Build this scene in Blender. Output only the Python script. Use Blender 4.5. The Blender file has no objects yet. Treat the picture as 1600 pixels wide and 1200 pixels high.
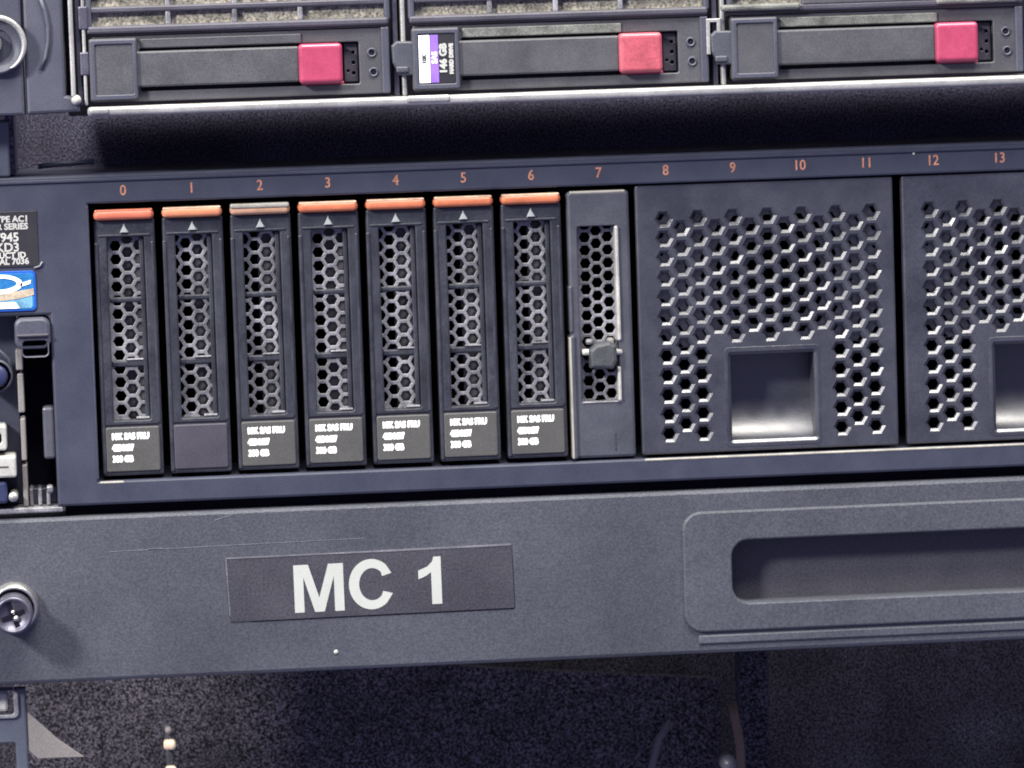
import bpy, bmesh, math, random
from mathutils import Vector, Matrix
from mathutils.geometry import delaunay_2d_cdt
random.seed(7)
S = 0.001                      # all shapes below are written in millimetres
scene = bpy.context.scene
col = scene.collection

# ------------------------------------------------------------------ camera
a, b, D, roll = math.radians(5), math.radians(5), 1200.0, math.radians(1.85)
C = Vector((-math.sin(a)*math.cos(b), -math.cos(a)*math.cos(b), math.sin(b))) * D
F = (-C).normalized()
R0 = F.cross(Vector((0, 0, 1))).normalized(); U0 = R0.cross(F)
R = R0*math.cos(roll) - U0*math.sin(roll); U = R0*math.sin(roll) + U0*math.cos(roll)
cd = bpy.data.cameras.new('camera'); cam = bpy.data.objects.new('camera', cd); col.objects.link(cam)
cd.sensor_width = 36; cd.lens = 36*6*D/1600; cd.clip_start = 0.05; cd.clip_end = 50
Mx = Matrix((R, U, -F)).transposed().to_4x4(); Mx.translation = C*S
cam.matrix_world = Mx
scene.camera = cam
cd.dof.use_dof = True; cd.dof.focus_distance = 1.08; cd.dof.aperture_fstop = 55      # slightly soft hand-held focus

# ------------------------------------------------------------------ room light
w = bpy.data.worlds.new('World'); scene.world = w; w.use_nodes = True
bg = w.node_tree.nodes['Background']; bg.inputs[0].default_value = (0.27, 0.27, 0.50, 1); bg.inputs[1].default_value = 0.95

def area(name, loc, target, size, size_y, power, color):
    l = bpy.data.lights.new(name, 'AREA'); l.shape = 'RECTANGLE'; l.size = size; l.size_y = size_y
    l.energy = power; l.color = color
    o = bpy.data.objects.new(name, l); col.objects.link(o); o.location = loc
    o.rotation_euler = (Vector(target)-Vector(loc)).to_track_quat('-Z', 'Y').to_euler()
    return o
area('ceiling_lamp_left', (-1.25, -1.0, 0.92), (0, 0, -0.02), 0.26, 0.22, 60, (1.0, 0.96, 0.92))
area('ceiling_lamp_overhead', (0.10, -0.48, 1.25), (0, 0, 0), 0.9, 0.62, 62, (1.0, 0.96, 0.88))
scene.view_settings.view_transform = 'Standard'; scene.view_settings.look = 'None'
scene.view_settings.exposure = 0; scene.view_settings.gamma = 1

# ------------------------------------------------------------------ materials
def mat(name, base, rough=0.5, metal=0.0, grain=0.25, mottle=0.15, bump=0.25, gscale=2600, tint=(1, 1, 1), spec=0.5, coat=0.0, mscale=45):
    m = bpy.data.materials.new(name); m.use_nodes = True
    nt = m.node_tree; N = nt.nodes; L = nt.links; p = N['Principled BSDF']
    tc = N.new('ShaderNodeTexCoord')
    oi = N.new('ShaderNodeObjectInfo')
    add = N.new('ShaderNodeVectorMath'); add.operation = 'ADD'
    L.new(tc.outputs['Object'], add.inputs[0])
    mul = N.new('ShaderNodeVectorMath'); mul.operation = 'SCALE'; mul.inputs[3].default_value = 3.0
    cmb = N.new('ShaderNodeCombineXYZ')
    for i in range(3): L.new(oi.outputs['Random'], cmb.inputs[i])
    L.new(cmb.outputs[0], mul.inputs[0]); L.new(mul.outputs[0], add.inputs[1])
    n1 = N.new('ShaderNodeTexNoise'); n1.inputs['Scale'].default_value = gscale; n1.inputs['Detail'].default_value = 1.5
    n2 = N.new('ShaderNodeTexNoise'); n2.inputs['Scale'].default_value = mscale; n2.inputs['Detail'].default_value = 5; n2.inputs['Roughness'].default_value = 0.65
    L.new(add.outputs[0], n1.inputs['Vector']); L.new(add.outputs[0], n2.inputs['Vector'])
    # brightness factor = 1 + grain*(n1-.5)*2 + mottle*(n2-.5)*2
    s1 = N.new('ShaderNodeMath'); s1.operation = 'MULTIPLY_ADD'; s1.inputs[1].default_value = grain*3.2; s1.inputs[2].default_value = 1-grain*1.6
    s2 = N.new('ShaderNodeMath'); s2.operation = 'MULTIPLY_ADD'; s2.inputs[1].default_value = mottle*3.2; s2.inputs[2].default_value = 1-mottle*1.6
    L.new(n1.outputs['Fac'], s1.inputs[0]); L.new(n2.outputs['Fac'], s2.inputs[0])
    m1 = N.new('ShaderNodeMath'); m1.operation = 'MULTIPLY'; L.new(s1.outputs[0], m1.inputs[0]); L.new(s2.outputs[0], m1.inputs[1])
    cl = N.new('ShaderNodeMath'); cl.operation = 'MAXIMUM'; cl.inputs[1].default_value = 0.08; L.new(m1.outputs[0], cl.inputs[0])
    vs = N.new('ShaderNodeVectorMath'); vs.operation = 'SCALE'; vs.inputs[0].default_value = base
    L.new(cl.outputs[0], vs.inputs[3])
    # slight colour speckle
    mx = N.new('ShaderNodeMix'); mx.data_type = 'RGBA'; mx.blend_type = 'MULTIPLY'; mx.inputs['Factor'].default_value = 0.25*min(1, grain*3)
    L.new(vs.outputs[0], mx.inputs['A']); L.new(n1.outputs['Color'], mx.inputs['B'])
    g = N.new('ShaderNodeVectorMath'); g.operation = 'SCALE'; g.inputs[3].default_value = 1+0.12*min(1, grain*3)
    L.new(mx.outputs['Result'], g.inputs[0])
    L.new(g.outputs[0], p.inputs['Base Color'])
    p.inputs['Metallic'].default_value = metal
    p.inputs['Specular IOR Level'].default_value = spec
    rr_ = N.new('ShaderNodeMath'); rr_.operation = 'MULTIPLY_ADD'; rr_.inputs[1].default_value = 0.44; rr_.inputs[2].default_value = rough-0.22; rr_.use_clamp = True
    L.new(n2.outputs['Fac'], rr_.inputs[0]); L.new(rr_.outputs[0], p.inputs['Roughness'])
    p.inputs['Coat Weight'].default_value = coat
    if bump:
        bp = N.new('ShaderNodeBump'); bp.inputs['Strength'].default_value = bump; bp.inputs['Distance'].default_value = 0.00012
        L.new(n1.outputs['Fac'], bp.inputs['Height']); L.new(bp.outputs[0], p.inputs['Normal'])
    return m
M_ = {}
M_['bezel'] = mat('bezel_plastic', (.030, .034, .055), .48, grain=.22, mottle=.22, mscale=60)
M_['plate'] = mat('powder_coated_steel', (.053, .057, .071), .44, grain=.33, mottle=.38, bump=.5, gscale=1700, mscale=16)  # broad mottle puts a cloudy sheen into the colour
M_['blade'] = mat('carrier_plastic', (.025, .027, .036), .40, grain=.5, mottle=.6, mscale=110)
M_['filler'] = mat('filler_plastic', (.050, .053, .068), .45, grain=.22, mottle=.25, mscale=90)
M_['vent'] = mat('vent_plastic', (.028, .030, .041), .36, grain=.4, mottle=.5, mscale=70, spec=.9)
M_['mesh'] = mat('perforated_steel', (.17, .17, .185), .44, .25, grain=.5, mottle=1.0, mscale=75)
M_['mesh_dark'] = mat('inner_mesh_steel', (.20, .20, .20), .5, .0, grain=.4, mottle=.9, mscale=150)
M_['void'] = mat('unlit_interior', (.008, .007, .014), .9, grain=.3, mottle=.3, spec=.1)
M_['grey_part'] = mat('inner_grey_plastic', (.065, .065, .075), .6, grain=.2, mottle=.5, mscale=200)
M_['label_grey'] = mat('label_grey', (.060, .060, .057), .5, grain=.25, mottle=.15, bump=.1)
M_['label_blank'] = mat('label_blank', (.040, .037, .050), .5, grain=.3, mottle=.3)
M_['white_ink'] = mat('white_ink', (.92, .92, .90), .6, grain=.0, mottle=.03, bump=0)
M_['tape_ink'] = mat('tape_letter_ink', (.37, .39, .36), .6, grain=.06, mottle=.06, bump=0)
M_['tape'] = mat('label_tape_black', (.039, .039, .048), .42, grain=.45, mottle=.25, gscale=1700)
M_['tape_edge'] = mat('tape_edge', (.12, .12, .14), .5, grain=.3, mottle=.5, mscale=150)
M_['number_ink'] = mat('number_ink', (.38, .17, .105), .6, grain=.3, mottle=.4, bump=0, mscale=300)
M_['orange'] = mat('orange_plastic', (.50, .15, .070), .38, grain=.12, mottle=.25, mscale=150, bump=.1)
M_['worn_orange'] = mat('worn_orange_plastic', (.38, .22, .14), .4, grain=.15, mottle=.3, mscale=160, bump=.1)
M_['pale_cap'] = mat('pale_plastic', (.28, .27, .235), .4, grain=.15, mottle=.4, mscale=160)
M_['arrow'] = mat('arrow_light_pipe', (.25, .28, .28), .35, grain=.1, mottle=.1)
M_['magenta'] = mat('magenta_plastic', (.31, .040, .088), .40, grain=.15, mottle=.25, mscale=120, bump=.1)
M_['worn_magenta'] = mat('faded_pink_plastic', (.34, .068, .090), .42, grain=.2, mottle=.4, mscale=150, bump=.1)
M_['silver'] = mat('brushed_steel', (.34, .34, .33), .42, .5, grain=.25, mottle=.35, mscale=90)
M_['chrome'] = mat('chromed_steel', (.55, .55, .53), .25, .9, grain=.05, mottle=.3, mscale=220)
M_['dark_metal'] = mat('dark_cast_metal', (.09, .088, .12), .4, .5, grain=.2, mottle=.4, mscale=200)
M_['ear'] = mat('ear_plastic', (.050, .053, .074), .46, grain=.22, mottle=.22)
M_['carrier'] = mat('drive_carrier_plastic', (.054, .055, .062), .48, grain=.28, mottle=.3, mscale=80)
M_['carrier_pale'] = mat('dusty_carrier_plastic', (.11, .115, .105), .6, grain=.5, mottle=.8, mscale=150)
M_['dust'] = mat('dusty_filter', (.20, .19, .155), .9, grain=.9, mottle=.9, mscale=320, gscale=1500, bump=.8)
M_['slat'] = mat('vent_slat_plastic', (.050, .048, .064), .5, grain=.25, mottle=.4)
M_['purple'] = mat('purple_print', (.20, .10, .48), .5, grain=.1, mottle=.2, mscale=200)
M_['black_lab'] = mat('black_label', (.018, .018, .022), .4, grain=.1, mottle=.1)
M_['pale_ink'] = mat('pale_ink', (.38, .38, .36), .6, grain=.1, mottle=.1, bump=0)
M_['blue'] = mat('blue_sticker', (.02, .15, .38), .35, grain=.25, mottle=.5, mscale=200, bump=0)
M_['blue_rim'] = mat('dark_blue_sticker_rim', (.008, .07, .36), .35, grain=.05, mottle=.1, bump=0)
M_['sky_blue'] = mat('light_blue_print', (.12, .28, .42), .35, grain=.3, mottle=.6, mscale=260, bump=0)
M_['cream'] = mat('cream_print', (.40, .34, .25), .4, grain=.3, mottle=.5, mscale=260, bump=0)
M_['connector'] = mat('white_connector_plastic', (.36, .36, .34), .4, grain=.2, mottle=.4, mscale=150)
M_['navy'] = mat('blue_connector_plastic', (.022, .028, .075), .4, grain=.1, mottle=.2)
M_['rail'] = mat('rack_rail_paint', (.060, .070, .095), .5, grain=.22, mottle=.2)
M_['card'] = mat('bare_bracket_metal', (.16, .15, .145), .7, .0, grain=.2, mottle=.2)
M_['back'] = mat('rear_panel_paint', (.046, .043, .052), .8, grain=3.2, mottle=.6, gscale=2000, bump=1.0, spec=.2)
M_['gap'] = mat('gap_panel_paint', (.060, .057, .090), .8, grain=1.6, mottle=.5, gscale=1900, bump=.6, spec=.2)
M_['cable'] = mat('grey_cable_jacket', (.11, .11, .12), .6, grain=.4, mottle=.3)
M_['brown'] = mat('brown_cable_jacket', (.12, .08, .055), .6, grain=.5, mottle=.3)
M_['amber'] = mat('cream_plug_plastic', (.60, .47, .34), .4, grain=.1, mottle=.3, mscale=300)

M_['rear'] = mat('far_panel_paint', (.032, .031, .040), .8, grain=3.2, mottle=.6, gscale=2000, bump=.6, spec=.15)
M_['latch_wear_glint'] = mat('rubbed_latch_glint', (.60, .40, .27), .4, grain=.2, mottle=.6, mscale=260, bump=0)  # rubbed latch edge and its top highlight, both put into the colour
M_['recess'] = mat('shaded_plate_paint', (.040, .040, .052), .6, grain=.4, mottle=.25, gscale=1700)  # plate colour darkened to paint in the shade of the handle recess
M_['knob'] = mat('dark_knob_plastic', (.040, .044, .050), .55, grain=.4, mottle=.6, mscale=250)

# ------------------------------------------------------------------ helpers
def link(name, verts, faces, m, parent=None, smooth=False, raw=False):
    me = bpy.data.meshes.new(name)
    me.from_pydata([(v[0]*S, v[1]*S, v[2]*S) for v in verts], [], faces)
    bm = bmesh.new(); bm.from_mesh(me); bmesh.ops.recalc_face_normals(bm, faces=bm.faces) if not raw else None
    bm.to_mesh(me); bm.free()
    if smooth:
        for p in me.polygons: p.use_smooth = True
    me.materials.append(M_[m] if isinstance(m, str) else m)
    o = bpy.data.objects.new(name, me); col.objects.link(o)
    if parent: o.parent = parent
    return o
def thing(name, label, cat, loc=(0, 0, 0), group=None):
    o = bpy.data.objects.new(name, None); o.empty_display_size = .01; col.objects.link(o)
    o.location = [c*S for c in loc]; o['label'] = label; o['category'] = cat
    if group: o['group'] = group
    return o
def tag(o, label, cat, group=None):
    o['label'] = label; o['category'] = cat
    if group: o['group'] = group
    return o
def struct(o): o['kind'] = 'structure'; return o

def box(name, x0, x1, y0, y1, z0, z1, m, parent=None, bev=.3, seg=2):
    bm = bmesh.new(); r = bmesh.ops.create_cube(bm, size=1)
    for v in bm.verts:
        v.co = Vector(((x0+x1)/2+v.co.x*(x1-x0), (y0+y1)/2+v.co.y*(y1-y0), (z0+z1)/2+v.co.z*(z1-z0)))
    bev = min(bev, .45*min(x1-x0, y1-y0, z1-z0))
    if bev > 0: bmesh.ops.bevel(bm, geom=bm.edges[:], offset=bev, segments=seg, profile=.5, affect='EDGES')
    me = bpy.data.meshes.new(name)
    for v in bm.verts: v.co *= S
    bm.to_mesh(me); bm.free(); me.materials.append(M_[m] if isinstance(m, str) else m)
    o = bpy.data.objects.new(name, me); col.objects.link(o)
    if parent: o.parent = parent
    return o
def rect(x0, x1, z0, z1): return [(x0, z0), (x1, z0), (x1, z1), (x0, z1)]
def rr(x0, x1, z0, z1, r, n=6):
    out = []
    for cx, cz, s in ((x1-r, z0+r, -90), (x1-r, z1-r, 0), (x0+r, z1-r, 90), (x0+r, z0+r, 180)):
        for i in range(n+1):
            t = math.radians(s+90*i/n); out.append((cx+r*math.cos(t), cz+r*math.sin(t)))
    return out
def hexa(cx, cz, R_, start=0): return [(cx+R_*math.cos(math.radians(start+60*i)), cz+R_*math.sin(math.radians(start+60*i))) for i in range(6)]
def area2(p): return sum(p[i][0]*p[(i+1) % len(p)][1]-p[(i+1) % len(p)][0]*p[i][1] for i in range(len(p)))
def offset(p, d):              # d > 0 shrinks a CCW polygon
    n = len(p); out = []
    for i in range(n):
        a_, b_, c_ = Vector(p[i-1]), Vector(p[i]), Vector(p[(i+1) % n])
        e1 = (b_-a_).normalized(); e2 = (c_-b_).normalized()
        n1 = Vector((-e1.y, e1.x)); n2 = Vector((-e2.y, e2.x))
        k = n1+n2; k = k/max(k.dot(k)/2, .3)
        out.append((b_.x+k.x*d, b_.y+k.y*d))
    return out
def pip(x, y, p):
    c = False; n = len(p); j = n-1
    for i in range(n):
        if (p[i][1] > y) != (p[j][1] > y) and x < (p[j][0]-p[i][0])*(y-p[i][1])/(p[j][1]-p[i][1])+p[i][0]: c = not c
        j = i
    return c
def tri(outer, holes):
    pts = []; edges = []
    for poly in [outer]+holes:
        s = len(pts); pts += [Vector(q) for q in poly]
        edges += [(s+i, s+(i+1) % len(poly)) for i in range(len(poly))]
    vs, es, fs, ov, oe, of = delaunay_2d_cdt(pts, edges, [], 0, 1e-5)
    bb = [(min(q[0] for q in h), max(q[0] for q in h), min(q[1] for q in h), max(q[1] for q in h), h) for h in holes]
    keep = []
    for f in fs:
        cx = sum(vs[i].x for i in f)/len(f); cz = sum(vs[i].y for i in f)/len(f)
        if not pip(cx, cz, outer): continue
        if any(q[0] < cx < q[1] and q[2] < cz < q[3] and pip(cx, cz, q[4]) for q in bb): continue
        keep.append(list(f))
    return [(v.x, v.y) for v in vs], keep
def plate(name, outer, holes, y0, y1, m, parent=None, ch=.4, hch=.35, taper=0.0, back=True):
    """slab facing -Y; outline and hole rims chamfered; holes may narrow towards the back"""
    if area2(outer) < 0: outer = outer[::-1]
    holes = [h if area2(h) > 0 else h[::-1] for h in holes]
    V = []; Fc = []
    fo = offset(outer, ch); fh = [offset(h, -hch) for h in holes]
    vs, fs = tri(fo, fh)
    V += [(x, y0, z) for x, z in vs]; Fc += fs
    def ring(p, y): s = len(V); V.extend((x, y, z) for x, z in p); return s
    def strip(s, t, n):
        for i in range(n): Fc.append([s+i, s+(i+1) % n, t+(i+1) % n, t+i])
    def path(rings):
        n = len(rings[0][0]); idx = [ring(p, y) for p, y in rings]
        for s, t in zip(idx, idx[1:]): strip(s, t, n)
    if isinstance(taper, tuple):
        for h, e in zip(holes, fh): path([(e, y0), (h, y0+hch*.5)]+(lambda k, g: [(offset(h, taper[0]*k), y0+hch*.5+taper[1]*g), (offset(h, taper[0]+.05), y1)])(random.uniform(.93, 1.0), random.uniform(.86, 1.06)))
        rest = []; taper = taper[0]+.05
    else: rest = zip(holes, fh)
    path([(fo, y0), (offset(outer, ch*.3), y0+ch*.3), (outer, y0+ch), (outer, y1)])
    for h, e in rest:
        path([(e, y0), (offset(h, -hch*.3), y0+hch*.3), (h, y0+hch), (offset(h, taper) if taper else h, y1)])
    if back:
        vs, fs = tri(outer, [offset(h, taper) if taper else h for h in holes])
        s = len(V); V += [(x, y1, z) for x, z in vs]; Fc += [[s+i for i in f] for f in fs]
    o = link(name, V, Fc, m, parent, raw=True)
    bm = bmesh.new(); bm.from_mesh(o.data); bmesh.ops.remove_doubles(bm, verts=bm.verts, dist=1e-7)
    bmesh.ops.recalc_face_normals(bm, faces=bm.faces); bm.to_mesh(o.data); bm.free()
    return o
def lathe(name, cx, cz, prof, m, parent=None, n=40, smooth=True, closed=True):   # profile of (radius, y), axis along Y
    V = []; Fc = []
    for r, y in prof:
        for i in range(n):
            t = 2*math.pi*i/n; V.append((cx+r*math.cos(t), y, cz+r*math.sin(t)))
    for k in range(len(prof)-1):
        for i in range(n): Fc.append([k*n+i, k*n+(i+1) % n, (k+1)*n+(i+1) % n, (k+1)*n+i])
    if closed:
        Fc.append(list(range(n))); Fc.append([(len(prof)-1)*n+i for i in range(n)])
    return link(name, V, Fc, m, parent, smooth)
def tube(name, pts, r, m, parent=None, n=10):
    V = []; Fc = []; P = [Vector(p) for p in pts]
    for k, p in enumerate(P):
        d = (P[min(k+1, len(P)-1)]-P[max(k-1, 0)]).normalized()
        u = d.cross(Vector((0, 1, 0.01))).normalized(); v = d.cross(u)
        for i in range(n):
            t = 2*math.pi*i/n; V.append(tuple(p+u*math.cos(t)*r+v*math.sin(t)*r))
    for k in range(len(P)-1):
        for i in range(n): Fc.append([k*n+i, k*n+(i+1) % n, (k+1)*n+(i+1) % n, (k+1)*n+i])
    Fc.append(list(range(n))); Fc.append([(len(P)-1)*n+i for i in range(n)])
    return link(name, V, Fc, m, parent, True)
def extrude_poly(name, polys, y0, y1, m, parent=None):
    V = []; Fc = []
    for outer, holes in polys:
        vs, fs = tri(outer, holes); s = len(V)
        V += [(x, y0, z) for x, z in vs]; Fc += [[s+i for i in f] for f in fs]
        for p in [outer]+holes:
            s = len(V); n = len(p); V += [(x, y0, z) for x, z in p]+[(x, y1, z) for x, z in p]
            Fc += [[s+i, s+(i+1) % n, s+n+(i+1) % n, s+n+i] for i in range(n)]
    o = link(name, V, Fc, m, parent, raw=True)
    bm = bmesh.new(); bm.from_mesh(o.data); bmesh.ops.remove_doubles(bm, verts=bm.verts, dist=1e-7)
    bmesh.ops.recalc_face_normals(bm, faces=bm.faces); bm.to_mesh(o.data); bm.free()
    for p in o.data.polygons: pass
    return o
def text(name, s, size, x, z, y, m, parent=None, bold=0.0, rot=0, align='CENTER', squeeze=1.0, depth=.05):
    cu = bpy.data.curves.new(name, 'FONT'); cu.body = s; cu.size = size*S; cu.align_x = align; cu.align_y = 'CENTER'
    cu.extrude = depth*S/2; cu.resolution_u = 3
    t = bpy.data.objects.new(name, cu); col.objects.link(t)
    bpy.context.view_layer.update()
    me = bpy.data.meshes.new_from_object(t.evaluated_get(bpy.context.evaluated_depsgraph_get()))
    bpy.data.objects.remove(t)
    c, sn = math.cos(math.radians(rot)), math.sin(math.radians(rot))
    if bold:                      # heavier print: the outline repeated around itself, each copy a hair deeper
        bm = bmesh.new(); n8 = 8
        for k in range(n8):
            i0 = len(bm.verts); bm.from_mesh(me); bm.verts.ensure_lookup_table()
            for v in bm.verts[i0:]:
                v.co.x += bold*S*math.cos(k*2*math.pi/n8)/squeeze; v.co.y += bold*S*math.sin(k*2*math.pi/n8); v.co.z -= .004*S*k
        bm.to_mesh(me); bm.free()
    for v in me.vertices:
        X, Y, Z = v.co.x*squeeze, v.co.y, v.co.z
        v.co = ((X*c-Y*sn)+x*S, y*S-Z, (X*sn+Y*c)+z*S)
    me.materials.clear(); me.materials.append(M_[m])
    o = bpy.data.objects.new(name, me); col.objects.link(o)
    if parent: o.parent = parent
    return o
def kids(o): return [c for c in bpy.data.objects if c.parent is o]
def copy_tree(o, parent=None):
    c = o.copy(); col.objects.link(c); c.parent = parent
    for ch in kids(o): copy_tree(ch, c)
    return c

# ------------------------------------------------------------------ rack surroundings
o = struct(box('rack_rear_panel', -260, 300, 130, 134, -200, 56, 'rear', bev=0))
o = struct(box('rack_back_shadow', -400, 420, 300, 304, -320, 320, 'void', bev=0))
o = struct(box('gap_light_block', -128.5, -126.5, 2, 62, 58.9, 92, 'gap', bev=0))  # plate added to block the left lamp's light from the gap
o = struct(box('gap_panel', -127, 240, 62, 64, 56.8, 92, 'gap', bev=0))

# ------------------------------------------------------------------ LOWER SERVER
sv = thing('rack_server', 'dark grey rack server with drive bays numbered 0 to 13, above the MC 1 panel', 'rack server', (0, 0, -28.5))
sv_m = Matrix.Translation((0, 0, 28.5*S))
def P(o): o.data.transform(sv_m) if o.data.users == 1 else None; return o      # local to the server's base
TOP, BOT = 58.4, -27.2
frame = P(plate('bezel', [(-118.9, BOT), (230, BOT), (230, TOP), (-170, TOP), (-170, 22.6), (-118.9, 22.6)],
                [rect(-108.0, 176, -21.0, 50.8)], 0, 34, 'bezel', sv, ch=.7, hch=.55))
P(box('top_ridge', -170, 230, -.55, 2, TOP-1.9, TOP-.9, 'bezel', sv, .3))
P(box('chassis_lid', -168, 230, 3, 61, TOP-2.0, TOP-.3, 'bezel', sv, .2))
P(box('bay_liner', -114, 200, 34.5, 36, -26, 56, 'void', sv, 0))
P(box('dust_speck', 107.0, 107.6, -.25, .2, 55.9, 57.0, 'pale_ink', sv, .1))
zz = [54.0]*8+[54.35]*6
for k in range(14):
    P(text('bay_number', str(k), 3.75, -98.9+17.6*k, 53.95+.02*k, -.02, 'number_ink', sv, bold=.06, squeeze=.9))
P(box('opening_edge', -108.55, -107.95, -.35, 3, -20.5, 50.3, 'bezel', sv, .2))  # rib added so the opening's left edge catches a highlight
P(box('slit_blackout', -117, 230, 5, 8, -31.5, BOT+.6, 'void', sv, 0))  # black strip added to block light and keep the slit dark
P(box('sill_glint', 34.2, 176, -.15, .9, -21.75, -21.05, 'pale_cap', sv, .3))  # pale strips paint in the bright highlight along the sill
P(box('sill_glint', -107.8, -101.5, -.15, .9, -21.8, -21.1, 'pale_cap', sv, .3))
# left module: cap, slot, strip, tab, ribs, flange
P(plate('slot_cap', rr(-128.2, -118.9, 14.0, 22.2, 2.2), [rr(-126.2, -119.8, 12.2, 16.2, 1.0)], -1.2, 10, 'ear', sv, ch=.9, hch=.3))
P(box('slot_cap_lip', -127.6, -119.4, -2.0, -1.0, 17.2, 18.0, 'label_blank', sv, .3))
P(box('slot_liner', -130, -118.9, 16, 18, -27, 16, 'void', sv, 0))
P(box('module_wall', -170, -127.8, 9, 12, -27, 22.4, 'bezel', sv, .3))
for z0, z1 in ((8.5, 13.8), (-2.5, 7.6), (-15, -4), (-27, -16)):
    P(box('contact_strip', -128.0+(.3 if z0 < -10 else 0)-.2*(z0 > 8), -126.4, 1.5, 12, z0, z1, 'card', sv, .35))
P(box('release_tab', -121.9, -118.95, 1, 9, -14.8, -1.3, 'filler', sv, .7))
for x in (-125.6, -123.4, -121.2): P(box('slot_rib', x-.5, x+.5, 3, 14, -27, -22.6-.4*(x > -122), 'mesh', sv, .3))
P(box('slot_floor', -126.3, -119, 8, 15, -27, -22.9, 'dark_metal', sv, .3))
P(box('slot_screw_tip', -121.6, -119.9, -.5, 3, -23.6, -21.5, 'mesh', sv, .6))
P(box('bottom_flange', -170, -117.5, 0.2, 12, -28.6, -27.1, 'mesh', sv, .4))
# front connectors
P(plate('display_port', rr(-142, -131.3, -11.8, -5.4, .8), [rr(-139.5, -132.6, -10.4, -7.0, 1.2)], -1.5, 8.9, 'connector', sv, ch=.5, hch=.3))
P(box('white_plug', -145, -129.1, -3, 8.9, -18.8, -13.2, 'connector', sv, .6))
P(box('plug_mark', -138, -131.0, -3.1, -2.5, -16.2, -15.7, 'label_grey', sv, .1))
P(box('video_port', -146, -131.6, -2, 8.9, -25.6, -19.8, 'navy', sv, .8))
P(lathe('port_screw', -130.2, -23.9, [(1.1, -3), (1.25, -2.4), (1.25, 9)], 'silver', sv, 20))
P(lathe('power_button', -133.3, 7.2, [(2.4, -.5), (2.9, 0), (2.9, 9)], 'navy', sv, 28))
P(lathe('button_ring', -133.3, 7.2, [(3.6, 2), (3.9, 1.2), (4.3, 2), (4.3, 9)], 'ear', sv, 28, closed=False))
P(tube('port_moulding', [(-136, 3, 14.5), (-132.5, 3, 13.8), (-130, 3, 11.5), (-129.2, 3, 7)], .5, 'ear', sv))
# black text label
lb = P(box('specification_label', -160, -121.2, -.25, .05, 35.3, 49.6, 'black_lab', sv, .1))
for z, xr, s, t in ((47.6, -123.4, 2.0, 'MODEL TYPE AC1'), (45.7, -123.6, 2.0, 'SERVER SERIES'), (42.9, -126.0, 2.9, 'M/T 7945'),
                    (40.3, -126.0, 2.9, 'S/N KD3'), (38.3, -124.4, 1.9, 'PRODUCT ID'), (36.7, -123.7, 2.0, 'SERIAL 7036')):
    o = text('label_text', t, s*1.1, xr, z, -.3, 'pale_ink', None, bold=.10, align='RIGHT'); o.parent = lb; P(o)
P(tube('label_peel', [(-122.5, -.2, 34.9), (-121.0, -.4, 35.3), (-120.3, -.3, 36.4)], .28, 'tape_edge', sv, 8))
# blue badge
bd = P(plate('blue_badge', rr(-141, -122.2, 23.9, 34.3, 1.2), [], -.45, .05, 'blue_rim', sv, ch=.15))
def B(o): o.parent = bd; return P(o)
B(plate('badge_face', rr(-140.6, -122.7, 24.4, 33.7, .9), [], -.55, -.4, 'blue', ch=.05))
B(plate('badge_glow', rr(-140.3, -123.2, 24.7, 28.6, .8), [], -.62, -.5, 'sky_blue', ch=.03))
arc = [(-131.6+6.0*math.cos(math.radians(t)), 31.0+2.5*math.sin(math.radians(t))) for t in range(-95, 96, 10)]
arc2 = [(-132.0+4.9*math.cos(math.radians(t)), 31.1+1.5*math.sin(math.radians(t))) for t in range(95, -96, -10)]
B(extrude_poly('badge_swoosh', [(arc+arc2, [])], -.68, -.5, 'white_ink'))
B(extrude_poly('badge_flash', [([(-126.2, 30.2), (-123.6, 30.9), (-123.4, 31.9), (-126.2, 31.1)], [])], -.68, -.5, 'white_ink'))
B(extrude_poly('badge_band', [([(-140, 26.6), (-130, 26.8), (-126.5, 27.2), (-122.8, 28.0), (-122.8, 29.7), (-126.5, 29.2), (-131, 28.4), (-140, 28.3)], [])], -.72, -.5, 'cream'))
B(extrude_poly('badge_base', [([(-140, 24.7), (-126.6, 24.7), (-127.6, 26.3), (-140, 26.3)], [])], -.7, -.5, 'white_ink'))

# ------------------------------------------------------------------ hot-swap drives 0..6
PITCH = 17.57
def hexmesh(name, x0, x1, z0, z1, y0, y1, cx0, cz0, px, pz, R_, m, parent, jit=0):
    holes = []
    i0 = int((x0-cx0)/px)-1; i1 = int((x1-cx0)/px)+1
    for i in range(i0, i1+1):
        for j in range(-3, 40):
            x = cx0+i*px; z = cz0-j*pz-(pz/2 if i % 2 else 0)
            h = hexa(x, z, R_)
            h = [(min(max(p[0], x0+.05), x1-.05), min(max(p[1], z0+.05), z1-.05)) for p in h]
            if x < x0-R_*.3 or x > x1+R_*.3 or z < z0-R_*.3 or z > z1+R_*.3: continue
            q = [h[0]]
            for p in h[1:]:
                if abs(p[0]-q[-1][0])+abs(p[1]-q[-1][1]) > .05: q.append(p)
            if abs(q[0][0]-q[-1][0])+abs(q[0][1]-q[-1][1]) < .05: q.pop()
            if len(q) >= 3 and abs(area2(q)) > .4: holes.append(q)
    return plate(name, rect(x0, x1, z0, z1), holes, y0, y1, m, parent, ch=.05, hch=.14)
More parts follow.
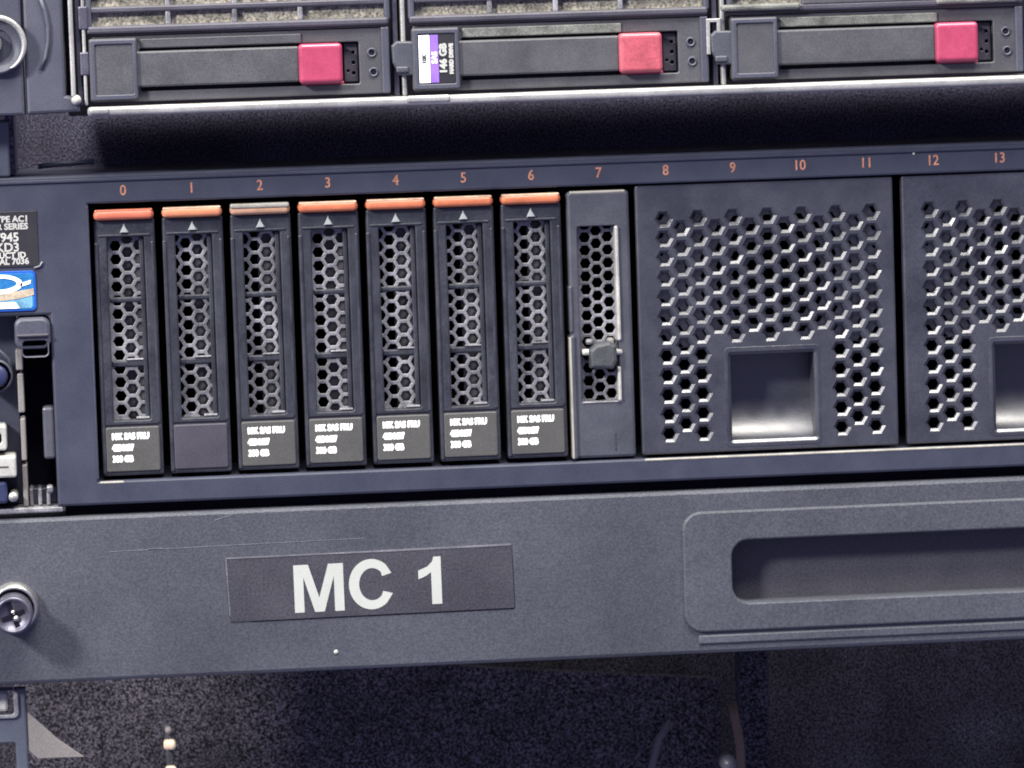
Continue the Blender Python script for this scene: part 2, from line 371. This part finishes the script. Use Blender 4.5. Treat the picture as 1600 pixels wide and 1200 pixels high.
def make_blade():
    r = thing('drive_carrier', '', 'hard drive', (0, 1.5, -20), 'hot-swap drives in bays 0 to 6')
    dz = 20.0
    def q(o): o.data.transform(Matrix.Translation((0, 0, dz*S))); return o
    q(plate('carrier_frame', rr(-7.85, 7.85, -20, 46.6, .5, 2), [rr(-4.6, 4.9, -5.6, 41.9, .4, 2)], 0, 9, 'blade', r, ch=.6, hch=.35))
    q(box('side_rib', -7.9, -6.9, -.35, 2, -19.4, 40.6, 'blade', r, .3))
    q(box('side_rib', 6.7, 7.5, -.25, 2, -6.4, 40.6, 'blade', r, .25))
    q(box('top_rib', -6.8, 6.6, -.25, 1, 42.1, 42.7, 'blade', r, .2))
    q(box('release_latch', -7.8, 7.7, -2.0, 6, 46.4, 49.0, 'orange', r, 1.15, 4))
    q(box('latch_edge', -7.5, 7.4, -1.75, 4, 48.55, 49.15, 'latch_wear_glint', r, .28))
    V = [(-1.25, -.0, 42.95), (1.25, -.0, 42.95), (0, -.0, 45.5), (-.8, -.8, 43.2), (.8, -.8, 43.2), (0, -.5, 44.9)]
    q(link('arrow_lens', V, [[3, 4, 5], [0, 1, 4, 3], [1, 2, 5, 4], [2, 0, 3, 5]], 'arrow', r))
    q(hexmesh('honeycomb_grille', -4.6, 4.3, -5.6, 41.9, 2.2, 3.2, -2.5, 39.6, 3.03, 3.55, 1.50, 'mesh', r))
    q(box('drive_face', -.9, 4.4, 5.2, 8, -5.5, 41.5, 'grey_part', r, .2))
    q(box('cross_bar', -4.5, 4.3, 1.9, 3.6, 24.9, 26.3, 'blade', r, .4))
    q(box('cross_bar', -4.5, 4.3, 1.7, 3.6, 8.2, 9.8, 'blade', r, .4)); q(box('bar_ledge', -.6, 4.2, 1.4, 3, 9.8, 10.3, 'mesh', r, .2))
    q(box('inner_rail', 3.6, 4.8, 1.2, 8, -5.5, 41.8, 'blade', r, .3))
    q(box('grille_sill', 1.2, 4.8, .4, 3, -5.5, -4.8, 'mesh', r, .3))
    lp = q(plate('label_plate', rr(-6.9, 7.0, -18.9, -7.3, .5, 2), [], -.45, 1, 'label_grey', r, ch=.3))
    q(box('label_groove', -6.9, 7.0, -.06, .5, -6.95, -6.55, 'void', r, 0))
    for z, s, xo, sz in ((-9.75, '10K SAS FRU', -5.5, .78), (-12.7, '42D0637', -5.3, .65), (-15.6, '300 GB', -5.3, .76)):
        t = text('label_text', s, 2.25, xo, z, -.5, 'white_ink', None, bold=.17, align='LEFT', squeeze=sz); t.parent = lp; q(t)
    return r
blade = make_blade()
desc = ['drive in bay 0, leftmost, with coral orange latch and white-printed label',
        'drive in bay 1 with a blank label plate and no white print',
        'drive in bay 2 whose latch is worn pale on top',
        'orange-latched drive under number 3, right of the pale-latched one',
        'orange-latched drive in bay 4, middle of the seven drives',
        'orange-latched drive under the number 5, two left of the grey filler',
        'orange-latched drive in bay 6, next to the grey filler carrier']
blades = []
for k in range(7):
    o = blade if k == 0 else copy_tree(blade)
    o.location = ((-98.95+PITCH*k)*S, (1.5+random.uniform(-.2, .3))*S, (-20+.04*k)*S)
    o['label'] = desc[k]; blades.append(o)
def child(o, n): return [c for c in kids(o) if c.name.split('.')[0] == n]
# the honeycombs sit a little differently in each carrier
for k, o in enumerate(blades[1:], 1):
    g = child(o, 'honeycomb_grille')[0]
    g.location = (.0, 0, 0)
def own(o, m):
    o.data = o.data.copy(); o.data.materials.clear(); o.data.materials.append(M_[m] if isinstance(m, str) else m)
lp1 = child(blades[1], 'label_plate')[0]
for t in kids(lp1): bpy.data.objects.remove(t)
own(lp1, 'label_blank')
l2 = child(blades[2], 'release_latch')[0]; own(l2, 'worn_orange'); l2['label'] = 'pale worn orange latch'
cap = box('latch_cap', -7.7, 7.5, -2.3, 5.5, 68.15, 69.4, 'pale_cap', blades[2], .4)
l0 = child(blades[0], 'release_latch')[0]; own(l0, mat('coral_plastic', (.50, .14, .08), .4, grain=.06, mottle=.18, mscale=120, bump=.1))
l1 = child(blades[1], 'release_latch')[0]; own(l1, mat('light_orange_plastic', (.50, .19, .095), .4, grain=.06, mottle=.18, mscale=120, bump=.1))
own(child(blades[0], 'latch_edge')[0], child(blades[0], 'release_latch')[0].data.materials[0])
# shift the honeycomb so that the columns fall differently behind each window
hx = [0, .35, .55, -.2, .45, .65, .5]
for k, o in enumerate(blades):
    if k == 0: continue
    g = child(o, 'honeycomb_grille')[0]; old = g.data
    n = hexmesh('tmp', -4.6, 4.3, -5.6, 41.9, 2.2, 3.2, -2.5+hx[k]*1.6, 39.6+random.uniform(-1.5, 1.5), 3.03, 3.55, 1.50, 'mesh', None)
    n.data.transform(Matrix.Translation((0, 0, 20*S))); g.data = n.data; bpy.data.objects.remove(n)

# ------------------------------------------------------------------ filler in bay 7
fl = thing('filler_carrier', 'plain slate grey honeycomb filler in bay 7 with a square knob', 'drive filler', (24.0, 1.0, -20.6))
def q(o): o.data.transform(Matrix.Translation((-24.0*S, -1.0*S, 20.6*S))); return o
q(plate('filler_frame', rr(15.8, 32.1, -20.4, 49.4, .9, 4), [rr(18.3, 28.4, -5.6, 40.3, .4, 2)], .6, 12, 'filler', fl, ch=.8, hch=.3))
q(box('left_flange', 15.5, 16.9, -.1, 8, -20.4, 12, 'filler', fl, .5))
q(box('left_flange', 15.6, 16.7, .2, 8, 12.6, 25, 'filler', fl, .5))
q(hexmesh('honeycomb_grille', 18.3, 28.4, -5.6, 40.3, 3.4, 4.2, 20.5, 37.3, 2.98, 3.42, 1.50, 'mesh', fl))
q(box('lit_wall_strip', 28.0, 29.0, -.2, 4.5, 10.2, 40.2, 'connector', fl, .4))  # white strips paint in the lit inner wall of the window
q(box('lit_wall_strip', 27.8, 28.7, -.2, 4.5, -5.6, 3.4, 'connector', fl, .4))
q(box('grille_sill', 18.4, 28.9, .4, 3, -6.0, -5.5, 'mesh', fl, .3))
q(plate('knob', [(20.6, 3.4), (26.6, 2.9), (27.6, 5), (27.5, 9), (25.8, 10.2), (22, 9.6), (20.4, 8)], [], -1.8, 4, 'knob', fl, ch=.9))
q(box('knob_clip', 18.7, 21.0, .4, 4, 6.6, 8.2, 'connector', fl, .6)); q(box('knob_clip', 19.8, 21.8, 1.2, 4, 9.3, 10.8, 'mesh', fl, .6)); q(box('knob_clip', 27.2, 29.4, .3, 4, 6.4, 8.0, 'connector', fl, .6))
q(box('knob_clip', 25.4, 27.3, .9, 4, 8.8, 10.9, 'card', fl, .6))
q(box('top_glint', 16.6, 31.2, .45, 3, 48.7, 49.55, 'pale_cap', fl, .35))  # pale strip stands in for the highlight on the filler's top
q(box('left_edge', 15.35, 15.9, -.25, 6, -20.3, 11.5, 'pale_cap', fl, .2))
q(box('scuff_mark', 26.6, 27.0, .52, .8, -18.6, -13.8, 'blade', fl, .1))

# ------------------------------------------------------------------ vented blanks
def make_blank():
    r = thing('vented_blank', 'black honeycomb blanking panel with finger scoop beneath numbers 8 to 11', 'blanking panel', (67.7, 1.0, -20.2), 'honeycomb blanking panels right of the drives')
    def q(o): o.data.transform(Matrix.Translation((-67.7*S, -1.0*S, 20.2*S))); return o
    holes = []
    for i in range(13):
        odd = i % 2
        for j in range(11 if odd else 12):
            if 3 <= i <= 9 and j > (5 if odd else 6): continue
            x = 41.1+i*4.56; z = 41.4-j*5.12-(2.56 if odd else 0)
            holes.append(hexa(x+random.uniform(-.07, .07), z+random.uniform(-.07, .07), random.uniform(2.32, 2.46)))
    scoop = rr(57.0, 80.4, -17.9, 5.9, .8, 3)
    q(plate('perforated_face', rr(33.75, 101.7, -20.2, 50.5, .6, 3), holes+[scoop], 1, 3.2, 'vent', r, ch=.55, hch=.10, taper=(.66, .60)))
    # finger scoop: a curved floor from deep at the top to flush at the bottom
    V = []; Fc = []; n = 18; nx = 8
    for i in range(n+1):
        t = i/n
        ang = t*math.pi/2
        z = 5.9-23.8*math.sin(ang)**.92 if i else 5.9
        y = 2.0+9.5*math.cos(ang)**.9 if i < n else 2.0
        for k in range(nx+1): V.append((57.0+23.4*k/nx, y, z))
    for i in range(n):
        for k in range(nx):
            s = i*(nx+1)+k; Fc.append([s, s+1, s+nx+2, s+nx+1])
    q(link('finger_scoop', V, Fc, 'vent', r, True))
    q(box('scoop_wall', 56.4, 57.6, 2.9, 12, -18, 6, 'vent', r, 0)); q(box('scoop_wall', 79.8, 81.0, 2.9, 12, -18, 6, 'vent', r, 0)); q(box('scoop_roof', 57, 80.4, 2.9, 12, 5.3, 6.5, 'vent', r, 0))
    q(plate('scoop_rim', rr(56.0, 81.4, -19.1, 7.3, 1.2, 3), [rr(57.0, 80.4, -17.9, 5.9, .8, 3)], .9, 1.2, 'vent', r, ch=.2, hch=.2))
    q(hexmesh('inner_screen', 36, 100, 7.5, 46, 3.6, 4.2, 40.0, 42.5, 4.1, 4.7, 1.6, 'mesh_dark', r))
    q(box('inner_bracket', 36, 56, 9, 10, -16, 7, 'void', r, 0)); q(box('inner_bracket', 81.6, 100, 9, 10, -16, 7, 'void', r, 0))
    return r
bl = make_blank()
b2 = copy_tree(bl); b2.location.x = (67.7+70.15)*S; b2['label'] = 'black honeycomb blanking panel beneath numbers 12 and 13, cut by the right photo edge'

# ------------------------------------------------------------------ 1U DRAWER
dr = thing('rack_drawer', 'grey rack drawer front lettered MC 1 with a recessed handle on its right', 'rack drawer', (0, 0, -73.3))  # drawer front of unknown type
dm = Matrix.Translation((0, 0, 73.3*S))
def Q(o): o.data.transform(dm); return o
Q(plate('front_plate', rr(-175, 230, -73.1, -29.9, .6, 3), [rr(56.3, 205, -60.0, -43.4, 4.5, 8)], 0, 14, 'plate', dr, ch=1.0, hch=.5))
Q(plate('handle_surround', rr(43.4, 215, -67.4, -35.5, 5, 8), [rr(56.3, 205, -60.0, -43.4, 4.5, 8)], -.9, .3, 'plate', dr, ch=.55, hch=.5))
Q(box('handle_recess', 54, 208, 6.5, 8, -62, -41, 'recess', dr, 0))
Q(box('lower_bead', 47, 225, -.55, .5, -70.6, -68.1, 'plate', dr, .8))
tp = Q(plate('label_tape', [(-75.4, -59.2), (-1.2, -58.7), (-1.5, -42.0), (-76.2, -42.5)], [], -.22, .05, 'tape', dr, ch=.08))
def T(o): o.parent = tp; return Q(o)
def strip(x0, z0, x1, z1, w, y=-.3): 
    d = Vector((x1-x0, z1-z0)).normalized(); n = Vector((-d.y, d.x))*w/2
    return [(x0+n.x, z0+n.y), (x0-n.x, z0-n.y), (x1-n.x, z1-n.y), (x1+n.x, z1+n.y)]
T(extrude_poly('tape_edge', [(strip(-76.2, -42.5, -38, -42.3, .35), []), (strip(-37.8, -42.3, -1.6, -42.0, .45), []), (strip(-76.1, -42.6, -75.9, -47, .4), []), (strip(-75.9, -47, -75.5, -57.5, .22), [])], -.32, .0, 'tape_edge'))
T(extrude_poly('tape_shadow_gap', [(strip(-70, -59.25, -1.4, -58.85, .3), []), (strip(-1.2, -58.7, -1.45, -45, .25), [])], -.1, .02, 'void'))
# bold letters M C 1
def Lc(u, v, ox, oz, h, rot=.4):
    x, z = u*h, v*h; t = math.radians(rot); return (ox+x*math.cos(t)-z*math.sin(t), oz+x*math.sin(t)+z*math.cos(t))
h = 12.45
Mp = [(0, 0), (.20, 0), (.20, .74), (.42, 0), (.62, 0), (.84, .74), (.84, 0), (1.04, 0), (1.04, 1), (.73, 1), (.52, .30), (.31, 1), (0, 1)]
T(extrude_poly('letter', [([Lc(u, v, -58.6, -57.5, h) for u, v in Mp], [])], -.29, -.2, 'tape_ink'))
out = []; inn = []
for i in range(0, 41):
    t = math.radians(42+(318-42)*i/40); out.append((.475+.475*math.cos(t), .5+.53*math.sin(t)))
    ti = math.radians(40+(320-40)*i/40); inn.append((.49+.275*math.cos(ti), .5+.34*math.sin(ti)))
out[0] = (.90, .72); out[-1] = (.915, .29); inn[0] = (.70, .66); inn[-1] = (.715, .345)
Cp = out+inn[::-1]
T(extrude_poly('letter', [([Lc(u, v, -44.3, -57.1, h) for u, v in Cp], [])], -.29, -.2, 'tape_ink'))
Op = [(.27, 0), (.48, 0), (.48, 1.0), (.33, 1.0), (.30, .90), (.20, .80), (.0, .72), (.0, .54), (.16, .60), (.27, .68)]
T(extrude_poly('letter', [([Lc(u, v, -26.1, -56.8, h*1.0) for u, v in Op], [])], -.29, -.2, 'tape_ink'))
Q(lathe('paint_chip', -48.3, -68.3, [(.3, -.35), (.6, -.2), (.65, .1)], 'connector', dr, 12))
Q(extrude_poly('scratch', [(strip(-78.6, -32.4, -73.5, -30.9, .25), []), (strip(-106, -39.4, -40, -38.7, .16), []), (strip(-96, -39.2, -92, -39.1, .3), [])], -.06, .05, 'tape_edge', dr))

# ------------------------------------------------------------------ mounting screw
sc = thing('mounting_screw', 'chromed cross-head screw in a cup washer at the left of the MC 1 drawer front', 'screw', (-131.4, 0, -53))
def q(o): o.data.transform(Matrix.Translation((131.4*S, 0, 53*S))); return o
q(lathe('cup_washer', -131.2, -52.8, [(6.6, 0), (6.5, -1.2), (6.0, -2.6), (5.4, -3.4), (5.1, -3.0), (5.0, -1.0)], 'chrome', sc, 48, closed=False))
q(lathe('screw_shaft', -131.3, -53.5, [(4.9, 0), (4.9, -7.5), (5.0, -8), (5.0, -10.5), (4.8, -11.3), (4.3, -11.7), (3.9, -11.4), (3.7, -10.8), (.2, -10.4)], 'dark_metal', sc, 48, closed=False))
cr = []
for u, v in ((-3, -.55), (-.55, -.55), (-.55, -3), (.55, -3), (.55, -.55), (3, -.55), (3, .55), (.55, .55), (.55, 3), (-.55, 3), (-.55, .55), (-3, .55)):
    t = math.radians(20); cr.append((-131.3+u*math.cos(t)-v*math.sin(t), -53.5+u*math.sin(t)+v*math.cos(t)))
q(extrude_poly('cross_slot', [(cr, [])], -10.95, -10.3, 'void', sc))
q(lathe('slot_glint', -130.6, -54.3, [(.1, -11.7), (.75, -11.3), (.9, -10.6)], 'chrome', sc, 14))
q(lathe('slot_glint', -131.3, -52.6, [(.1, -11.7), (.6, -11.3), (.7, -10.6)], 'chrome', sc, 14))

# ------------------------------------------------------------------ UPPER SERVER
up = thing('storage_server', 'upper rack server whose silver lip carries drives with magenta buttons', 'rack server', (0, -10, 73.4))
um = Matrix.Translation((0, 10*S, -73.4*S))
def W(o): o.data.transform(um); return o
W(box('bottom_lip', -107.2, 230, -13, 4, 73.5, 76.0, 'silver', up, 1.0, 4))
W(box('lip_bright_end', -106.8, -101.5, -13.4, -11, 74.0, 75.8, 'silver', up, .7, 3))
W(box('lip_bright_end', -25.8, -14.5, -13.4, -11, 74.2, 76.1, 'silver', up, .7, 3))
W(box('chassis_floor', -106, 230, 4.5, 60, 73.6, 74.6, 'gap', up, 0))
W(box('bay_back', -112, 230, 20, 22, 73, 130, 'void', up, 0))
W(plate('ear_panel', [(-122.5, 74.6), (-108.9, 74.8), (-108.9, 78.4), (-112.4, 79.2), (-112.4, 128), (-122.5, 128)], [], -10, 6, 'ear', up, ch=.8))
W(plate('ear_grip', [(-160, 74.5), (-123.0, 74.5), (-123.0, 128), (-160, 128)], [], -10.6, 6, 'ear', up, ch=.7))
W(tube('ear_moulding', [(-118.6, -10.2, 86), (-117.2, -10.4, 89), (-116.4, -10.4, 93), (-116.3, -10.4, 97), (-117.0, -10.4, 101), (-118.6, -10.2, 106)], .55, 'ear', up, 10))
W(box('side_channel', -112.3, -111.3, -2, 10, 78, 128, 'void', up, 0))
W(box('edge_strip', -111.1, -109.9, -12.5, 6, 78.6, 128, 'silver', up, .4))
W(box('edge_strip', -109.4, -108.0, -9.0, 6, 76.4, 128, 'dark_metal', up, .4))
W(box('edge_strip', -107.8, -106.9, -11, 6, 76.4, 128, 'silver', up, .35))
W(lathe('corner_rivet', -109.9, 77.9, [(.3, -12.9), (1.0, -12.6), (1.3, -11.8), (1.3, -9)], 'connector', up, 20))
for x in (-25.9, 56.6):
    W(box('bay_post', x-.6, x+.6, -9.4, 8, 76.0, 128, 'silver', up, .4))
    W(box('bay_post', x-2.6, x-1.3, -8.2, 8, 76.0, 128, 'dark_metal', up, .3))
for z in (84, 95.6): W(box('post_clip', -108.6, -106.2, -11.2, 0, z, z+6, 'dark_metal', up, .4))
kb = thing('thumbscrew_knob', 'round knob with a bright ring at the upper left photo edge', 'knob', (-129.6, -10.6, 92.4))
def q(o): o.data.transform(Matrix.Translation((129.6*S, 10.6*S, -92.4*S))); return o
q(lathe('knob_collar', -129.6, 92.4, [(7.6, -10.6), (7.5, -12), (6.9, -12.8), (6.4, -12.5), (6.2, -11.6), (4.2, -11.4)], 'ear', kb, 56, closed=False))
V = []; Fc = []; n = 30
for i in range(n+1):
    t = math.radians(-60+200*i/n)
    wd = .95*math.sin(math.pi*(i/n))**.35+.03
    for r_, y in ((6.5-wd*.1, -12.4), (6.7, -13.2), (6.7+wd, -13.2), (6.9+wd, -12.2)): V.append((-129.6+r_*math.cos(t), y, 92.4+r_*math.sin(t)))
for i in range(n):
    for k in range(3): s = i*4+k; Fc.append([s, s+1, s+5, s+4])
q(link('bright_ring', V, Fc, 'silver', kb, True))
q(lathe('knob_core', -131.4, 92.8, [(3.4, -10), (3.3, -14), (2.8, -14.8), (.2, -15)], 'chrome', kb, 40))

# ------------------------------------------------------------------ drives of the upper server
def make_caddy():
    r = thing('drive_caddy', '', 'hard drive', (0, -10, 76.4), 'magenta-buttoned drives in the upper server')
    def q(o): o.data.transform(Matrix.Translation((0, 10*S, -76.4*S))); return o
    q(plate('caddy_face', rr(.2, 76.2, 76.9, 93.9, .5, 2), [rr(12.6, 68.6, 79.6, 90.3, .4, 2)], -9.4, 2, 'carrier', r, ch=.4, hch=.3))
    q(box('upper_channel', 13.0, 54.0, -9.9, -9.0, 90.4, 92.9, 'carrier', r, .3))
    q(box('recess_floor', 12, 69, -4, -3.2, 79, 91, 'label_blank', r, 0))
    q(plate('latch_pad', rr(-.2, 12.0, 77.3, 93.2, .5, 2), [], -11.6, -8, 'carrier', r, ch=.5))
    q(plate('pad_rim', rr(.1, 11.8, 77.6, 92.9, .5, 2), [rr(1.3, 10.8, 78.9, 91.7, .3, 2)], -12.0, -11.4, 'ear', r, ch=.25, hch=.25))
    q(box('lever', 11.2, 53.2, -11.0, -6, 80.6, 89.7, 'carrier', r, .5))
    q(box('eject_button', 53.0, 64.2, -12.6, -5, 80.0, 90.2, 'magenta', r, 1.1, 4))
    q(box('button_base', 53.6, 64.6, -9.2, -5, 79.0, 80.4, 'magenta', r, .3))
    lp = q(plate('light_panel', rr(64.8, 68.4, 80.0, 90.0, .3, 2), [(hexa(67.2, z, .5)) for z in (87.6, 85.0, 82.3)]+[hexa(65.8, 82.9, .4)], -7.5, -4.2, 'label_blank', r, ch=.3, hch=.15))
    for x, z in ((71.9, 87.4), (72.2, 82.4)):
        q(lathe('dimple', x, z, [(1.25, -9.45), (1.15, -9.75), (.85, -9.7), (.7, -9.45)], 'ear', r, 18, closed=False))
        q(lathe('dimple_floor', x-.1, z, [(.8, -9.46), (.1, -9.44)], 'void', r, 14, closed=False))
    q(box('end_rib', 74.3, 76.4, -10.2, 0, 76.9, 93.9, 'ear', r, .4))
    # ventilation grille
    q(box('grille_bar', -.6, 76.4, -10.8, -4, 94.4, 96.4, 'slat', r, .6))
    q(box('grille_bar', .5, 76.0, -10.2, -4, 99.6, 101.3, 'slat', r, .5))
    q(box('grille_bar', .5, 76.0, -10.2, -4, 104.6, 106.3, 'slat', r, .5))
    q(box('grille_end', -.8, .8, -10.5, -4, 95.5, 112, 'ear', r, .5)); q(box('grille_end', 75.3, 76.8, -10.5, -4, 95.5, 112, 'ear', r, .5))
    for x in (20.2, 37.2, 53.9): q(box('grille_stud', x-.7, x+.7, -10.0, -5, 96.2, 104.8, 'mesh', r, .4))
    q(box('dust_filter', .7, 75.4, -8.6, -7.6, 95.6, 112, 'dust', r, 0))
    return r
cads = []
proto = make_caddy()
cl = ['drive with a deep magenta button and blank grey latch pad, left of the three',
      'drive with a purple and white 146 GB label and faded pink button',
      'drive with a magenta button whose dusty vent is covered by a plain panel',
      'drive just beyond the right photo edge, only its left rim showing']
for k in range(4):
    o = proto if k == 0 else copy_tree(proto); cads.append(o)
    o.location = ((-106.0+82.3*k)*S, -10*S, (76.4+.0*k)*S); o['label'] = cl[k]
# second drive: printed label, faded button, dusty channel
c2 = cads[1]
own(child(c2, 'eject_button')[0], 'worn_magenta'); child(c2, 'eject_button')[0]['label'] = 'faded pink eject button'
own(child(c2, 'upper_channel')[0], 'carrier_pale'); own(child(cads[2], 'upper_channel')[0], 'carrier_pale')
pad = child(c2, 'latch_pad')[0]
def q2(o): o.parent = pad; o.data.transform(Matrix.Translation((0, 10*S, -76.4*S))); return o
q2(box('capacity_label', 1.4, 10.7, -11.75, -11.5, 79.0, 91.6, 'black_lab', None, .05))
q2(box('white_band', 1.5, 4.3, -11.85, -11.7, 79.2, 91.4, 'white_ink', None, .05))
q2(box('purple_band', 4.4, 6.5, -11.85, -11.7, 79.2, 91.4, 'purple', None, .05))
q2(text('label_text', '10K', 1.5, 2.9, 85.3, -11.9, 'label_grey', None, bold=.1, rot=90))
q2(text('label_text', 'SAS', 1.9, 5.5, 85.6, -11.9, 'white_ink', None, bold=.1, rot=90))
q2(text('label_text', '146 GB', 2.5, 7.75, 85.3, -11.9, 'tape_ink', None, bold=.16, rot=90))
q2(text('label_text', 'HARD DRIVE', 1.35, 9.8, 85.2, -11.9, 'pale_ink', None, bold=.14, rot=90))
def qc(o, par): o.parent = par; o.data.transform(Matrix.Translation((0, 10*S, -76.4*S))); return o
for c in (cads[1], cads[2]):
    qc(plate('hinge_tab', [(-5.2, 84.6), (-3.6, 81.4), (.3, 81.2), (.3, 90.0), (-4.2, 90.1), (-5.4, 88.9)], [], -11.2, -8, 'filler', None, ch=.5), c)
    qc(box('tab_nub', -4.4, -1.2, -11.7, -10.9, 82.0, 83.6, 'filler', None, .4), c)
c3 = cads[2]
qc(box('vent_cover', 18.5, 54, -10.9, -9, 95.9, 112, 'carrier', None, .5), c3)
qc(box('pale_bar', -2.6, 18.0, -11.8, -10, 94.9, 96.6, 'carrier_pale', None, .6), c3)
qc(box('pale_bar', 53.5, 75.0, -11.8, -10, 94.9, 96.6, 'carrier_pale', None, .6), c3)
qc(plate('side_bracket', [(-6.4, 84), (-6.4, 93.2), (-2.6, 93.2), (-2.6, 89.8), (-3.6, 89.8), (-3.6, 92.2), (-5.4, 92.2), (-5.4, 84)], [], -10.6, -8, 'silver', None, ch=.2), c3)

# ------------------------------------------------------------------ rails, cables and the cavity
rl = thing('rack_rail', 'blue-grey rack rail with square holes at the lower left corner', 'rack rail', (-133, 4, -130))
def q(o): o.data.transform(Matrix.Translation((133*S, -4*S, 130*S))); return o
q(plate('rail_face', rect(-160, -129.3, -130, -74.6), [rr(-141, -132.0, -81.6, -74.9, .8, 3), rr(-141, -132.4, -102, -89.0, .8, 3), rr(-141, -132.4, -125, -108, .8, 3)], 4, 7, 'rail', rl, ch=.5, hch=.5))
q(plate('hole_rim', rr(-142.0, -131.2, -82.4, -74.9, 1.4, 4), [rr(-141, -132.4, -81.4, -74.0, .8, 3)], 3.3, 4.2, 'mesh', rl, ch=.3, hch=.2))
q(box('cage_nut', -140, -133.9, 6, 12, -81.0, -75.5, 'connector', rl, .8))
rl2 = thing('rack_rail', 'rack rail edge glimpsed left of the dark gap between the servers', 'rack rail', (-133, 8, 58.5))
o = box('rail_face', -160, -127.4, 0, 12, 58.6, 73, 'rail', rl2, .6); o.data.transform(Matrix.Translation((133*S, -8*S, -58.5*S)))
gs = tag(plate('gusset_plate', [(-129.4, -80.6), (-129.1, -91.2), (-126.8, -93.5), (-114.8, -93.6), (-121.4, -88.6)], [], 4.6, 5.6, 'card', None, ch=.2),
         'pale triangular gusset plate beside the blue-grey rail at lower left', 'bracket')
pn = tag(tube('locating_pin', [(-120.5, 12, 60.4), (-119, 12, 60.7), (-106, 12, 61.3)], .7, 'rail'), 'short metal pin lying in the dark gap above the numbered server', 'pin')
pl = thing('cable_plug', 'small cream plug with two bright pins hanging in the dark lower space', 'plug', (-92.3, 10, -102))
def q(o): o.data.transform(Matrix.Translation((92.3*S, -10*S, 102*S))); return o
q(lathe('pin_tip', -92.5, -88.2, [(.3, 7.2), (.8, 7.5), (1.0, 8), (1.0, 12)], 'card', pl, 14))
q(box('plug_pin', -94.0, -90.8, 6, 11, -93.2, -90.6, 'amber', pl, 1.0, 3))
q(box('plug_pin', -93.8, -90.8, 6, 11, -102, -97.6, 'amber', pl, 1.0, 3))
q(box('plug_body', -93.4, -91.4, 9, 12, -106, -87.5, 'knob', pl, .6))
tag(lathe('wire_end', 59.4, -109.6, [(.4, 38), (1.5, 38.6), (2.3, 40), (2.4, 46)], 'mesh', None, 16), 'blurred pale wire end at the bottom edge between the two cables', 'wire')
tag(tube('grey_cable', [(43.2, 100, -135), (44.6, 100, -122), (47.4, 100, -112), (51, 100, -107)], 1.1, 'cable'), 'grey cable bending upward in the dark space below the MC 1 drawer', 'cable')
tag(tube('brown_cable', [(68.3, 80, -135), (68.0, 80, -112), (67.4, 80, -107), (66.6, 80, -103), (66.2, 80, -99.5)], 1.3, 'brown'), 'brown cable hanging straight down below the MC 1 drawer', 'cable')
tag(box('upright_bar', 69.5, 78, 90, 98, -160, -78, 'rear', None, .8), 'dark upright bar behind the brown cable', 'upright')
tag(plate('lower_tray', [(-135, -160), (66, -160), (66, -96), (0, -90), (-84, -79), (-135, -73)], [], 104, 108, 'back', None, ch=.3), 'dark speckled metal box filling the space below the MC 1 drawer', 'metal box')
